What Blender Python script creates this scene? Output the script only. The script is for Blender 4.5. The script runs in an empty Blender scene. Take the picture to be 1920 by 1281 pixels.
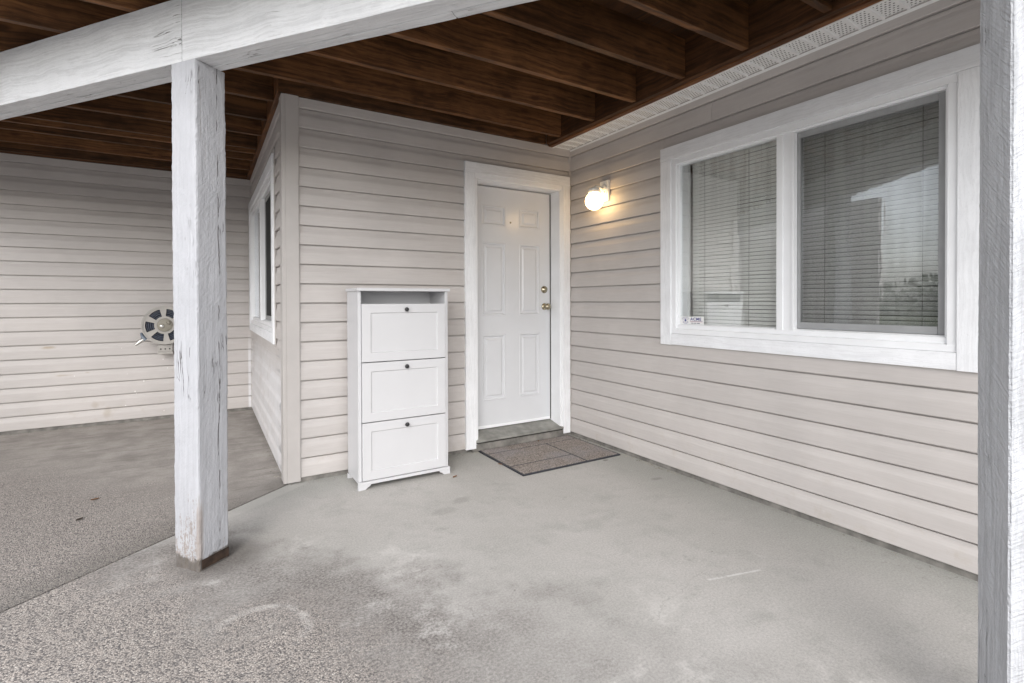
import bpy, bmesh, math, random
from mathutils import Vector, Matrix, noise as mnoise
random.seed(7)
SC = bpy.context.scene
COL = SC.collection
R = math.radians

# ------------------------------------------------------------------ camera
CAM = Vector((-2.7604, -3.5306, 1.1819))
def cam_axes(yaw, pitch, roll):
    a, b, c = R(yaw), R(pitch), R(roll)
    f = Vector((math.sin(a)*math.cos(b), math.cos(a)*math.cos(b), math.sin(b)))
    r = Vector((math.cos(a), -math.sin(a), 0)); u = r.cross(f)
    return r*math.cos(c)+u*math.sin(c), -r*math.sin(c)+u*math.cos(c), f
cr, cu, cf = cam_axes(31.4069, -0.503, -0.1749)
cd = bpy.data.cameras.new('camera'); cam = bpy.data.objects.new('camera', cd); COL.objects.link(cam)
m = Matrix.Identity(4)
for i in range(3):
    m[i][0] = cr[i]; m[i][1] = cu[i]; m[i][2] = -cf[i]; m[i][3] = CAM[i]
cam.matrix_world = m
cd.sensor_width = 36; cd.lens = 943.26/1920*36; cd.shift_y = -67.6/1920
cd.clip_start = 0.05; cd.clip_end = 2000
SC.camera = cam

# ------------------------------------------------------------------ light
SUN_EL, SUN_AZ = 36.0, 214.0      # azimuth the light comes FROM, clockwise from +Y
w = bpy.data.worlds.new('World'); SC.world = w; w.use_nodes = True
nt = w.node_tree; nt.nodes.clear()
sky = nt.nodes.new('ShaderNodeTexSky'); sky.sky_type = 'NISHITA'; sky.sun_disc = False
sky.sun_elevation = R(SUN_EL); sky.sun_rotation = R(SUN_AZ)
sky.air_density = 1.0; sky.dust_density = 2.0; sky.ozone_density = 1.0
hs = nt.nodes.new('ShaderNodeHueSaturation'); hs.inputs['Saturation'].default_value = 0.26
tc = nt.nodes.new('ShaderNodeTexCoord'); cl = nt.nodes.new('ShaderNodeTexNoise')
cl.inputs['Scale'].default_value = 3.0; cl.inputs['Detail'].default_value = 6; cl.inputs['Roughness'].default_value = .6
mp = nt.nodes.new('ShaderNodeMapping'); mp.inputs['Scale'].default_value = (1, 1, 3)
mr = nt.nodes.new('ShaderNodeMapRange'); mr.inputs[1].default_value = .3; mr.inputs[2].default_value = .7
mr.inputs[3].default_value = .75; mr.inputs[4].default_value = 1.25
mu = nt.nodes.new('ShaderNodeVectorMath'); mu.operation = 'SCALE'
bg = nt.nodes.new('ShaderNodeBackground'); bg.inputs['Strength'].default_value = 0.15
wo = nt.nodes.new('ShaderNodeOutputWorld')
L = nt.links.new
L(sky.outputs[0], hs.inputs['Color']); L(tc.outputs['Generated'], mp.inputs[0]); L(mp.outputs[0], cl.inputs['Vector'])
L(cl.outputs[0], mr.inputs[0]); L(hs.outputs[0], mu.inputs[0]); L(mr.outputs[0], mu.inputs['Scale'])
L(mu.outputs[0], bg.inputs[0]); L(bg.outputs[0], wo.inputs[0])
sd = bpy.data.lights.new('sun', 'SUN'); sd.energy = 0.5; sd.angle = R(110); sd.color = (1, .995, .985)
sun = bpy.data.objects.new('sun', sd); COL.objects.link(sun)
dirv = Vector((math.sin(R(SUN_AZ))*math.cos(R(SUN_EL)), math.cos(R(SUN_AZ))*math.cos(R(SUN_EL)), math.sin(R(SUN_EL))))
sun.rotation_euler = dirv.to_track_quat('Z', 'Y').to_euler(); sun.location = dirv*30
SC.view_settings.view_transform = 'Standard'; SC.view_settings.look = 'None'
SC.view_settings.gamma = 1; SC.view_settings.use_curve_mapping = False
SC.view_settings.exposure = 1.22
SC.cycles.max_bounces = 12; SC.cycles.diffuse_bounces = 9; SC.cycles.transparent_max_bounces = 16
SC.cycles.use_denoising = True
SC.cycles.sample_clamp_indirect = 6

# ------------------------------------------------------------------ node helpers
class NT:
    def __init__(s, name):
        s.m = bpy.data.materials.new(name); s.m.use_nodes = True; s.t = s.m.node_tree
        s.b = s.t.nodes['Principled BSDF']; s.out = s.t.nodes['Material Output']
        s.geo = None; s.tex = None
    def n(s, k): return s.t.nodes.new('ShaderNode'+k)
    def put(s, sock, v):
        if v is None: return
        if isinstance(v, bpy.types.NodeSocket): s.t.links.new(v, sock)
        else:
            if isinstance(v, (tuple, list)) and len(v) == 3 and sock.type == 'RGBA': v = (*v, 1)
            sock.default_value = v
    def pos(s):
        if not s.geo: s.geo = s.n('NewGeometry')
        return s.geo.outputs['Position']
    def obj(s):
        if not s.tex: s.tex = s.n('TexCoord')
        return s.tex.outputs['Object']
    def rnd(s): return s.n('ObjectInfo').outputs['Random']
    def map(s, v, scale=(1, 1, 1), loc=(0, 0, 0), rot=(0, 0, 0)):
        k = s.n('Mapping'); s.put(k.inputs[0], v); k.inputs['Scale'].default_value = scale
        k.inputs['Location'].default_value = loc; k.inputs['Rotation'].default_value = rot; return k.outputs[0]
    def addv(s, a, b):
        k = s.n('VectorMath'); s.put(k.inputs[0], a); s.put(k.inputs[1], b); return k.outputs[0]
    def noise(s, v, scale, detail=4, rough=.55, dist=0, color=False):
        k = s.n('TexNoise'); s.put(k.inputs['Vector'], v); k.inputs['Scale'].default_value = scale
        k.inputs['Detail'].default_value = detail; k.inputs['Roughness'].default_value = rough
        k.inputs['Distortion'].default_value = dist; return k.outputs[1 if color else 0]
    def voro(s, v, scale, feature='F1', out='Distance'):
        k = s.n('TexVoronoi'); s.put(k.inputs['Vector'], v); k.feature = feature
        k.inputs['Scale'].default_value = scale; return k.outputs[out]
    def math(s, op, a, b=None, c=None, clamp=False):
        k = s.n('Math'); k.operation = op; k.use_clamp = clamp
        s.put(k.inputs[0], a); s.put(k.inputs[1], b); s.put(k.inputs[2], c); return k.outputs[0]
    def rng(s, v, a, b, c=0., d=1., smooth=True):
        k = s.n('MapRange'); k.interpolation_type = 'SMOOTHSTEP' if smooth else 'LINEAR'
        s.put(k.inputs[0], v)
        for i, q in enumerate((a, b, c, d)): s.put(k.inputs[1+i], q)
        return k.outputs[0]
    def mix(s, f, a, b, mode='MIX'):
        k = s.n('Mix'); k.data_type = 'RGBA'; k.blend_type = mode
        s.put(k.inputs[0], f); s.put(k.inputs[6], a); s.put(k.inputs[7], b); return k.outputs[2]
    def scale(s, col, f):
        k = s.n('VectorMath'); k.operation = 'SCALE'; s.put(k.inputs[0], col); s.put(k.inputs['Scale'], f); return k.outputs[0]
    def xyz(s, v):
        k = s.n('SeparateXYZ'); s.put(k.inputs[0], v); return k.outputs
    def dot(s, v, d):
        k = s.n('VectorMath'); k.operation = 'DOT_PRODUCT'; s.put(k.inputs[0], v); k.inputs[1].default_value = d
        return k.outputs['Value']
    def dist(s, v, p):
        k = s.n('VectorMath'); k.operation = 'DISTANCE'; s.put(k.inputs[0], v); k.inputs[1].default_value = p
        return k.outputs['Value']
    def bump(s, h, strength=.3, distance=.002, prev=None):
        k = s.n('Bump'); k.inputs['Strength'].default_value = strength; k.inputs['Distance'].default_value = distance
        s.put(k.inputs['Height'], h)
        if prev is not None: s.put(k.inputs['Normal'], prev)
        return k.outputs[0]
    def fin(s, col=None, rough=None, metal=None, normal=None, spec=None, sheen=None):
        s.put(s.b.inputs['Base Color'], col); s.put(s.b.inputs['Roughness'], rough); s.put(s.b.inputs['Metallic'], metal)
        s.put(s.b.inputs['Normal'], normal); s.put(s.b.inputs['Specular IOR Level'], spec)
        return s.m

A38 = R(38.016)
E1 = Vector((math.cos(A38), math.sin(A38), 0)); E2 = Vector((-math.sin(A38), math.cos(A38), 0))
P0 = Vector((-2.7901, -.9539, 0))            # near corner of the middle post
M = {}
def plain(name, col, rough=.5, metal=0, var=.0, vs=20, bump=0, bs=200, spec=None):
    k = NT(name); c = col
    if var:
        n = k.noise(k.obj(), vs, 5); c = k.mix(1, col, k.scale((1, 1, 1), k.rng(n, .25, .75, 1-var, 1+var)), 'MULTIPLY')
    nm = k.bump(k.noise(k.obj(), bs, 3), bump, .001) if bump else None
    return k.fin(c, rough, metal, nm, spec)

# vinyl siding: taupe, embossed with a faint long grain, a little blotchy
def siding():
    k = NT('taupe_vinyl_siding'); p = k.pos()
    o = k.addv(k.obj(), k.scale((7., 3., 5.), k.rnd()))
    grain = k.noise(k.map(o, (2.2, 2.2, 55)), 3, 5, .6)
    blot = k.noise(p, 2.2, 4, .6)
    fine = k.noise(k.map(o, (6, 6, 30)), 6, 4)
    base = k.mix(k.rng(grain, .3, .7), (.500, .468, .450), (.535, .503, .485))
    base = k.mix(1, base, k.scale((1, 1, 1), k.rng(blot, .3, .7, .95, 1.04)), 'MULTIPLY')
    base = k.mix(1, base, k.scale((1, 1, 1), k.math('ADD', k.math('MULTIPLY', k.rnd(), .05), .975)), 'MULTIPLY')
    z = k.xyz(p)[2]
    splash = k.math('MULTIPLY', k.rng(z, .45, .03), k.rng(k.noise(p, 9, 5, .7), .52, .75))
    base = k.mix(k.math('MULTIPLY', splash, .38), base, (.42, .36, .29))
    # brown smears and dry paint flecks low on the wall beside the reel
    y = k.xyz(p)[1]; x = k.xyz(p)[0]
    bw = k.math('MULTIPLY', k.rng(y, 2.5, 2.6), k.rng(x, -2.9, -3.3))
    for (sx, sz, rx, rz, f) in ((-4.0, .765, .075, .022, .75), (-3.89, .50, .09, .012, .5), (-3.66, .2, .05, .05, .35), (-3.57, .12, .05, .09, .4), (-3.72, .515, .03, .01, .5)):
        q = k.map(p, (1/rx, .0001, 1/rz), (-sx/rx, 0, -sz/rz))
        dd = k.math('ADD', k.dist(q, (0, 0, 0)), k.math('MULTIPLY', k.noise(p, 18, 4), .9))
        base = k.mix(k.math('MULTIPLY', k.math('MULTIPLY', k.rng(dd, 1.35, .6), f), bw), base, (.34, .27, .19))
    v = k.voro(k.map(p, (1, .01, 1)), 17)
    fl = k.math('MULTIPLY', k.math('LESS_THAN', v, .1), k.math('GREATER_THAN', k.noise(p, 3.1, 2), .5))
    fl = k.math('MULTIPLY', k.math('MULTIPLY', fl, bw), k.math('MULTIPLY', k.rng(z, .85, .6), k.rng(x, -4.0, -3.75)))
    base = k.mix(fl, base, (.8, .79, .77))
    # sky sheen and wavy shadows painted low on the short side wall
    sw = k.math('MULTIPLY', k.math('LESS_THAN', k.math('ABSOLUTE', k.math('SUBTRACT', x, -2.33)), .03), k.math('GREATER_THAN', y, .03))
    sky_sheen = k.math('MULTIPLY', k.rng(k.math('ADD', z, k.math('MULTIPLY', k.noise(p, 4, 4), .3)), 1.05, .75), k.rng(k.noise(p, 5, 5, .7), .3, .6, .5, .9))
    base = k.mix(k.math('MULTIPLY', sw, k.math('MULTIPLY', sky_sheen, .75)), base, (.74, .745, .77))
    wavy_shade = k.math('MULTIPLY', k.rng(y, .50, .20), k.rng(k.noise(k.map(p, (1, 2.5, 9)), 1.6, 3), .52, .66))
    base = k.mix(k.math('MULTIPLY', sw, k.math('MULTIPLY', k.math('MULTIPLY', wavy_shade, k.rng(z, .95, .8)), .6)), base, (.25, .25, .27))
    nm = k.bump(k.math('ADD', grain, k.math('MULTIPLY', fine, .5)), .16, .0012)
    return k.fin(base, k.rng(blot, .3, .7, .42, .55), 0, nm, .4)
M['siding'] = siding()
M['siding_trim'] = plain('taupe_vinyl_trim', (.47, .442, .425), .45, var=.04, vs=8, bump=.06, bs=60)

def painted(name, axis, col=(.74, .745, .755), peel=0., strength=.5, bare=(.24, .20, .17), crack=1., gs=1.0, ring=.18, saw=0.):
    """rough sawn timber under white paint; axis = the length of the board in object space"""
    k = NT(name); o = k.addv(k.obj(), k.scale((3.1, 5.3, 2.7), k.rnd()))
    st = [34*gs, 34*gs, 34*gs]; st[axis] = .75*gs
    wob = k.noise(o, 3.2, 3, color=True)
    ow = k.addv(o, k.scale(wob, .06))
    g = k.noise(k.map(ow, tuple(st)), 2.2, 5, .65)
    st2 = [90*gs, 90*gs, 90*gs]; st2[axis] = 40*gs
    r2 = k.noise(k.map(o, tuple(st2)), 1.6, 4, .7)
    st3 = [14, 14, 14]; st3[axis] = .55
    ck = k.noise(k.map(ow, tuple(st3)), 2.4, 3, .5)
    line = k.rng(k.math('ABSOLUTE', k.math('SUBTRACT', ck, .5)), .0, .010, 1, 0)
    gate = k.rng(k.noise(o, 2.3, 3), .57, .63)
    line = k.math('MULTIPLY', k.math('MULTIPLY', line, gate), crack)
    tone = k.noise(o, 5, 5, .65)
    c = k.mix(1, col, k.scale((1, 1, 1), k.rng(tone, .25, .75, .93, 1.04)), 'MULTIPLY')
    dirt = k.rng(r2, .30, .42, .8, 0)
    c = k.mix(k.math('MULTIPLY', dirt, .35+.2*bool(saw)), c, (.42, .42, .43))
    fl = k.math('GREATER_THAN', k.noise(k.map(o, tuple(q*.6 for q in st)), 3, 3), .735)
    c = k.mix(k.math('MULTIPLY', fl, .5*crack), c, (.3, .27, .25))
    if peel:
        z = k.xyz(k.pos())[2]; q = k.xyz(k.obj())
        sn_ = k.noise(k.map(o, (70, 70, 7)), 1.6, 5, .75); iso = k.noise(o, 70, 5, .75)
        nn = k.math('ADD', k.math('MULTIPLY', sn_, .6), k.math('MULTIPLY', iso, .4))
        lf_ = k.math('LESS_THAN', q[0], .004)
        thr = k.math('ADD', k.rng(z, .0, .50, .455, .69, False), k.math('MULTIPLY', k.math('SUBTRACT', 1, lf_), .10))
        pm = k.rng(k.math('SUBTRACT', nn, thr), -.012, .012)
        ed = k.math('MULTIPLY', k.math('MULTIPLY', k.rng(q[0], .030, .012), k.rng(q[1], .022, .008)), k.rng(k.math('ADD', z, k.math('MULTIPLY', sn_, .35)), .52, .40))
        pm = k.math('MAXIMUM', pm, k.math('MULTIPLY', ed, .85))
        c = k.mix(k.math('MULTIPLY', pm, peel), c, k.mix(k.noise(o, 30, 4), bare, (.33, .29, .27)))
        wet = k.rng(k.math('ADD', z, k.math('MULTIPLY', k.math('SUBTRACT', k.noise(o, 22, 5, .7), .5), .11)), .062, .044)
        c = k.mix(k.math('MULTIPLY', wet, .93), c, k.mix(k.noise(o, 40, 4), (.045, .036, .03), (.17, .15, .13)))
    c = k.mix(k.rng(g, .58, .36, 0, ring), c, k.scale(col, .55))
    if peel:                                  # one long drying check down the inner face
        q = k.xyz(k.obj()); wz = k.map(k.obj(), (0, 0, 1))
        cx_ = k.math('ADD', .078, k.math('MULTIPLY', k.noise(wz, 2.6, 3), .05))
        cx_ = k.math('ADD', cx_, k.math('MULTIPLY', k.noise(wz, 30, 2), .006))
        ln2 = k.rng(k.math('ABSOLUTE', k.math('SUBTRACT', q[0], cx_)), .0028, .0012)
        ln2 = k.math('MULTIPLY', ln2, k.math('MULTIPLY', k.math('LESS_THAN', q[1], .02), k.rng(k.noise(wz, 6, 3), .47, .53)))
        line = k.math('MAXIMUM', line, k.math('MULTIPLY', ln2, .85))
    c = k.mix(line, c, (.07, .06, .055))
    h = k.math('SUBTRACT', k.math('ADD', k.math('MULTIPLY', g, .8), k.math('MULTIPLY', r2, .5)), k.math('MULTIPLY', line, 1.2))
    if saw:                                   # slanting marks of the saw
        h = k.math('ADD', h, k.math('MULTIPLY', k.noise(k.map(k.map(o, (1, 1, 1), rot=(.6, .6, 0)), (9, 9, 120)), 1.5, 3, .6), saw))
    return k.fin(c, .62, 0, k.bump(h, strength, .004), .35)
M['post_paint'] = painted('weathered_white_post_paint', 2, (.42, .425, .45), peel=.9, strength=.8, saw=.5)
M['post_paint_near'] = painted('rough_sawn_white_paint', 2, (.54, .55, .575), strength=1., crack=.8, saw=1.6, ring=.42)
M['beam_paint'] = painted('white_beam_paint', 0, (.67, .675, .69), strength=.9, crack=.9, ring=.36)
M['trim_paint'] = painted('white_trim_paint', 0, (.84, .85, .875), strength=.3, crack=0, gs=1.6)
M['trim_paint_up'] = painted('white_trim_paint_upright', 2, (.84, .85, .875), strength=.3, crack=0, gs=1.6)
M['vinyl'] = plain('white_window_vinyl', (.83, .84, .86), .35, var=.03, vs=6)
M['screen'] = plain('grey_sash', (.30, .305, .31), .45, var=.08, vs=10)
M['door'] = plain('white_door_paint', (.655, .665, .69), .26, var=.02, vs=4, bump=.03, bs=60)
M['cabinet'] = plain('white_cabinet_foil', (.56, .56, .575), .38, var=.012, vs=5)
M['black'] = plain('black_knob', (.02, .02, .022), .4)
M['brass'] = plain('polished_brass', (.46, .41, .30), .27, 1, var=.15, vs=60)
M['dark'] = plain('dark_room', (.05, .05, .05), .9, var=.2, vs=3)
M['reveal'] = plain('window_reveal', (.62, .63, .62), .6, var=.05, vs=5)
M['slat'] = plain('blind_slat_paint', (.86, .855, .83), .42, var=.04, vs=3)
M['cord'] = plain('blind_cord', (.16, .155, .15), .8, var=.1)
M['rubber'] = plain('black_rubber', (.022, .024, .032), .6, var=.3, vs=40, bump=.2)
M['sill'] = plain('grey_green_sill', (.25, .248, .228), .6, var=.25, vs=14, bump=.2, bs=80)
M['seal'] = plain('dark_seal', (.025, .023, .02), .8, var=.2)
M['reel'] = plain('tan_plastic', (.39, .37, .345), .45, var=.06, vs=10)
M['reel_hub'] = plain('olive_tan_plastic', (.25, .232, .19), .5, var=.12, vs=16)
M['hose'] = plain('dark_hose', (.028, .036, .058), .25, var=.3, vs=20)
M['nozzle'] = plain('blue_grey_plastic', (.13, .16, .20), .3, var=.2, vs=20)
M['tin'] = plain('pale_metal', (.62, .61, .58), .3, .8, var=.1, vs=20)
M['sticker'] = plain('sticker_white', (.82, .82, .81), .4, var=.015, vs=8)
M['ink_blue'] = plain('sticker_ink_blue', (.045, .045, .22), .5, var=.05)
M['ink_grey'] = plain('sticker_ink_grey', (.16, .16, .22), .5, var=.05)
M['ink_red'] = plain('sticker_ink_red', (.5, .12, .14), .5, var=.05)
M['lamp_white'] = plain('white_lamp_plastic', (.86, .85, .82), .4, var=.02)
M['soffit_edge'] = plain('white_soffit_channel', (.84, .84, .83), .45, var=.04, vs=12)

def stained_wood(name, axis, a, b, spec=.25):
    k = NT(name); o = k.addv(k.obj(), k.scale((3.7, 9.1, 5.3), k.rnd()))
    st = [26, 26, 26]; st[axis] = .8
    ow = k.addv(o, k.scale(k.noise(o, 2.4, 3, color=True), .07))
    g = k.noise(k.map(ow, tuple(st)), 2., 6, .66)
    blot = k.noise(o, 2.6, 5, .65)
    c = k.mix(k.rng(g, .3, .72), a, b)
    c = k.mix(1, c, k.scale((1, 1, 1), k.rng(blot, .28, .72, .6, 1.3)), 'MULTIPLY')
    kn = [7, 7, 7]; kn[axis] = 2.6
    v = k.voro(k.map(ow, tuple(kn)), 1.0)
    c = k.mix(k.math('MULTIPLY', k.rng(v, .16, .06), .8), c, (.045, .018, .008))
    c = k.mix(1, c, k.scale((1, 1, 1), k.math('ADD', k.math('MULTIPLY', k.rnd(), .9), .62)), 'MULTIPLY')
    sap = k.rng(k.noise(k.map(ow, tuple(q*.35 for q in st)), 1.3, 4, .6), .55, .72)
    c = k.mix(k.math('MULTIPLY', sap, .45), c, k.scale(b, 1.7))
    return k.fin(c, k.rng(g, .3, .7, .5, .7), 0, k.bump(g, .4, .0025), spec)
M['joist'] = stained_wood('stained_joist_wood', 0, (.044, .019, .008), (.165, .074, .029))
M['rim'] = stained_wood('stained_rim_wood', 1, (.048, .020, .009), (.165, .072, .029))
M['ply'] = stained_wood('stained_deck_underside', 1, (.048, .021, .010), (.14, .062, .026))

def soffit():
    k = NT('white_vented_soffit'); p = k.pos(); z = k.xyz(p)
    z = k.xyz(k.obj())
    fx = k.math('SUBTRACT', k.math('FRACT', k.math('MULTIPLY', z[0], 1/.021)), .5)
    row = k.math('FLOOR', k.math('MULTIPLY', z[0], 1/.021))
    fy = k.math('SUBTRACT', k.math('FRACT', k.math('ADD', k.math('MULTIPLY', z[1], 1/.0165), k.math('MULTIPLY', row, .5))), .5)
    d = k.math('SQRT', k.math('ADD', k.math('MULTIPLY', fx, fx), k.math('MULTIPLY', k.math('MULTIPLY', fy, fy), .62)))
    band = k.math('MULTIPLY', k.math('LESS_THAN', z[1], -.024), k.math('GREATER_THAN', z[1], -.094))
    c = k.mix(k.math('MULTIPLY', k.rng(d, .24, .17), band), (.84, .84, .835), (.05, .045, .04))
    return k.fin(c, .45)
M['soffit'] = soffit()

# concrete: smooth and brushed under the deck, worn to bare aggregate where rain reaches it
def concrete(name, left):
    k = NT(name); p = k.pos(); xy = k.xyz(p)
    s = k.dot(k.addv(p, tuple(-P0)), tuple(-E1))             # metres out past the beam line
    big = k.noise(p, 1.1, 5, .6); mid = k.noise(p, 4.5, 6, .65); fine = k.noise(p, 60, 4, .7); spk = k.noise(p, 240, 2, .6)
    if left:
        base = k.mix(k.rng(mid, .3, .7), (.275, .253, .234), (.40, .372, .347))
        st = k.noise(k.map(p, (1.2, 9, 1), rot=(0, 0, .12)), 2, 6, .7)
        base = k.mix(k.math('MULTIPLY', k.rng(st, .52, .7), .55), base, (.13, .115, .10))
    else:
        base = k.mix(k.rng(big, .3, .7), (.422, .408, .386), (.505, .486, .466))
        base = k.mix(k.math('MULTIPLY', k.rng(mid, .45, .75), .42), base, (.27, .27, .25))
        m2 = k.noise(k.addv(p, (7, 3, 0)), 10, 6, .72)
        base = k.mix(k.rng(m2, .56, .74, 0, .45), base, (.53, .52, .50))
        base = k.mix(k.rng(k.noise(k.addv(p, (1, 9, 0)), 3.1, 6, .75), .60, .74, 0, .5), base, (.23, .225, .205))
        base = k.mix(k.rng(k.voro(p, 5.5), .035, .015, 0, .5), base, (.15, .14, .13))
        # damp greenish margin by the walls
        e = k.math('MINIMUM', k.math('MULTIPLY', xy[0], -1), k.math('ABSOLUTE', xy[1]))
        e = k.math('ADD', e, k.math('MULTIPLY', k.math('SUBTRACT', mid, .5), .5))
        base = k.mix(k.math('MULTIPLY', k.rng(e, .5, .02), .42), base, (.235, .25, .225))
    base = k.mix(1, base, k.scale((1, 1, 1), k.rng(k.noise(p, 110, 5, .8), .28, .72, .80, 1.17)), 'MULTIPLY')
    base = k.mix(k.rng(spk, .62, .7, 0, .35), base, (.62, .6, .57))
    base = k.mix(k.rng(spk, .38, .31, 0, .4), base, (.16, .15, .14))
    # exposed aggregate
    def stones(sc):
        kv = k.n('TexVoronoi'); k.put(kv.inputs['Vector'], k.addv(p, k.scale(k.noise(p, 40, 2, color=True), .006))); kv.inputs['Scale'].default_value = sc
        rr = k.xyz(kv.outputs['Color'])
        cr_ = k.n('ValToRGB'); cr_.color_ramp.interpolation = 'LINEAR'
        el = cr_.color_ramp.elements
        el[0].position = 0; el[0].color = (.07, .068, .075, 1); el[1].position = 1; el[1].color = (.80, .75, .68, 1)
        for pos_, cc in ((.20, (.10, .098, .105, 1)), (.28, (.36, .325, .30, 1)), (.5, (.46, .415, .38, 1)), (.75, (.58, .515, .46, 1)), (.88, (.5, .44, .40, 1))):
            q = el.new(pos_); q.color = cc
        k.put(cr_.inputs[0], rr[0])
        return k.mix(k.rng(kv.outputs['Distance'], .42, .75), cr_.outputs[0], (.20, .185, .175)), kv.outputs['Distance']
    c1, d1 = stones(195 if left else 160); c2, d2 = stones(330)
    agg = k.mix(.28, c1, c2)
    agg = k.scale(agg, .84 if left else .97)
    n3 = k.math('ADD', k.math('MULTIPLY', k.math('SUBTRACT', k.noise(p, 1.7, 6, .68), .5), 1.1), k.math('MULTIPLY', k.math('SUBTRACT', mid, .5), .5))
    sn = k.math('ADD', s, n3)
    am = k.rng(sn, -.95, -.15) if left else k.rng(sn, -.02, .28)
    am = k.math('MULTIPLY', am, k.rng(k.noise(p, 30, 3), .25, .5, .72, 1.0))
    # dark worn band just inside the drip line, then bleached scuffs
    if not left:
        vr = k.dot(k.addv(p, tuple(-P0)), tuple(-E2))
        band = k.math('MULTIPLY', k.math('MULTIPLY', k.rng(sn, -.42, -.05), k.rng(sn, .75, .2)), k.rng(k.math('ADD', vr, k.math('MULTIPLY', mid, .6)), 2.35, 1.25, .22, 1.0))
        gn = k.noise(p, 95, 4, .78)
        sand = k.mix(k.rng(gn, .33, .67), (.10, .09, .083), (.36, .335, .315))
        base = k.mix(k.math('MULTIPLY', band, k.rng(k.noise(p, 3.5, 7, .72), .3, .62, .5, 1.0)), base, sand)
        pale = k.math('MULTIPLY', k.rng(k.noise(p, 2.6, 6, .7), .54, .7), k.math('MULTIPLY', k.rng(sn, -.9, -.3), k.rng(sn, .45, .0)))
        base = k.mix(k.math('MULTIPLY', pale, k.rng(gn, .3, .7, .35, .95)), base, (.64, .62, .595))
    c = k.mix(am, base, agg)
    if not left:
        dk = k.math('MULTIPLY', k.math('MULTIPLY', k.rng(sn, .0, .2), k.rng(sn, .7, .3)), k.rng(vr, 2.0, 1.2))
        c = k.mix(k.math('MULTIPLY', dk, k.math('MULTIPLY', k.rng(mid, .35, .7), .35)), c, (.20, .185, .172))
        # hairline cracks and a few drips
        ce = k.voro(k.addv(p, k.scale(k.noise(p, 3.5, 5, .7, color=True), .35)), .8, 'DISTANCE_TO_EDGE')
        hc = k.math('MULTIPLY', k.rng(ce, .0035, .0012), k.rng(k.noise(p, 1.3, 2), .5, .56))
        c = k.mix(k.math('MULTIPLY', hc, .24), c, (.17, .16, .145))
        for (qx, qy, qr, qf) in ((-.235, -.716, .030, .6), (-1.47, -.83, .085, .22), (-1.62, -.92, .10, .18), (-.21, -1.19, .05, .3)):
            dd = k.math('ADD', k.dist(k.map(p, (1, 1.6, 1), (0, -qy*.6, 0)), (qx, qy, 0.0)), k.math('MULTIPLY', k.math('SUBTRACT', k.noise(p, 22, 4, .7), .5), qr*1.4))
            c = k.mix(k.math('MULTIPLY', k.rng(dd, qr, qr*.45), qf), c, (.11, .105, .09))
        # pale ring left by a pot
        dr = k.dist(k.addv(p, k.scale(k.noise(p, 8, 3, color=True), .02)), (-2.60, -1.53, 0.01))
        ring = k.math('MULTIPLY', k.rng(k.math('ABSOLUTE', k.math('SUBTRACT', dr, .165)), .032, .0), k.rng(k.noise(p, 6, 4), .36, .52))
        ring = k.math('MULTIPLY', ring, k.rng(k.math('ADD', k.math('MULTIPLY', xy[0], .8), xy[1]), -3.72, -3.50))
        c = k.mix(k.math('MULTIPLY', ring, k.rng(k.noise(p, 25, 4, .7), .3, .65, .05, .6)), c, (.60, .575, .55))
        # paint scratch
        u = Vector((.282, -.075, 0)); Lh = u.length; u.normalize(); vv = Vector((-u.y, u.x, 0))
        q0 = Vector((-.82, -2.1885, 0))
        du = k.math('ABSOLUTE', k.dot(k.addv(p, tuple(-q0)), tuple(u))); dv = k.math('ABSOLUTE', k.dot(k.addv(p, tuple(-q0)), tuple(vv)))
        sc_ = k.math('MULTIPLY', k.rng(du, Lh/2, Lh/2-.02), k.rng(dv, .009, .003))
        c = k.mix(k.math('MULTIPLY', sc_, k.rng(k.noise(p, 50, 2), .3, .6, .15, .75)), c, (.66, .655, .64))
        # darker halo round the post foot
        dp = k.dist(p, tuple(P0+E1*.12+E2*.02)); dp = k.math('ADD', dp, k.math('MULTIPLY', k.math('SUBTRACT', mid, .5), .3))
        c = k.mix(k.math('MULTIPLY', k.rng(dp, .26, .09), .6), c, (.13, .12, .11))
        # troweled margin beside the joint
        j = k.dot(k.addv(p, (2.305, .0, 0)), tuple(-E2)) 
        tm = k.math('MULTIPLY', k.rng(k.math('ABSOLUTE', k.math('SUBTRACT', j, .055)), .05, .04), k.rng(s, -.05, -.3))
        c = k.mix(k.math('MULTIPLY', tm, .35), c, (.50, .485, .46))
    else:
        jd = k.dot(k.addv(p, (2.305, .0, 0)), tuple(E2))
        c = k.mix(k.math('MULTIPLY', k.rng(jd, .30, .0), .38), c, (.12, .115, .105))
    br = k.noise(k.map(p, (3, 120, 1), rot=(0, 0, R(-38))), 2, 3)
    nm = k.bump(k.math('ADD', fine, k.math('MULTIPLY', br, .7)), .22, .0015)
    hs_ = k.math('MULTIPLY', k.math('MULTIPLY', k.math('SUBTRACT', 1, d1), am), 1.0)
    nm = k.bump(hs_, .55, .005, nm)
    return k.fin(c, .85, 0, nm, .25)
M['slab'] = concrete('porch_concrete', False)
M['slab_left'] = concrete('courtyard_concrete', True)
M['found'] = plain('foundation_concrete', (.19, .18, .165), .9, var=.4, vs=12, bump=.6, bs=60)
def pile():
    k = NT('brown_mat_pile'); o = k.obj()
    n1 = k.noise(o, 130, 3, .7); n2 = k.noise(o, 420, 2)
    c = k.mix(k.rng(n1, .35, .65), (.15, .127, .112), (.46, .41, .375))
    c = k.mix(k.rng(k.noise(o, 3, 4), .45, .7, 0, .5), c, (.33, .32, .34))
    return k.fin(c, .95, 0, k.bump(k.math('ADD', n1, n2), .9, .004), .1)
M['pile'] = pile()
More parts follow.
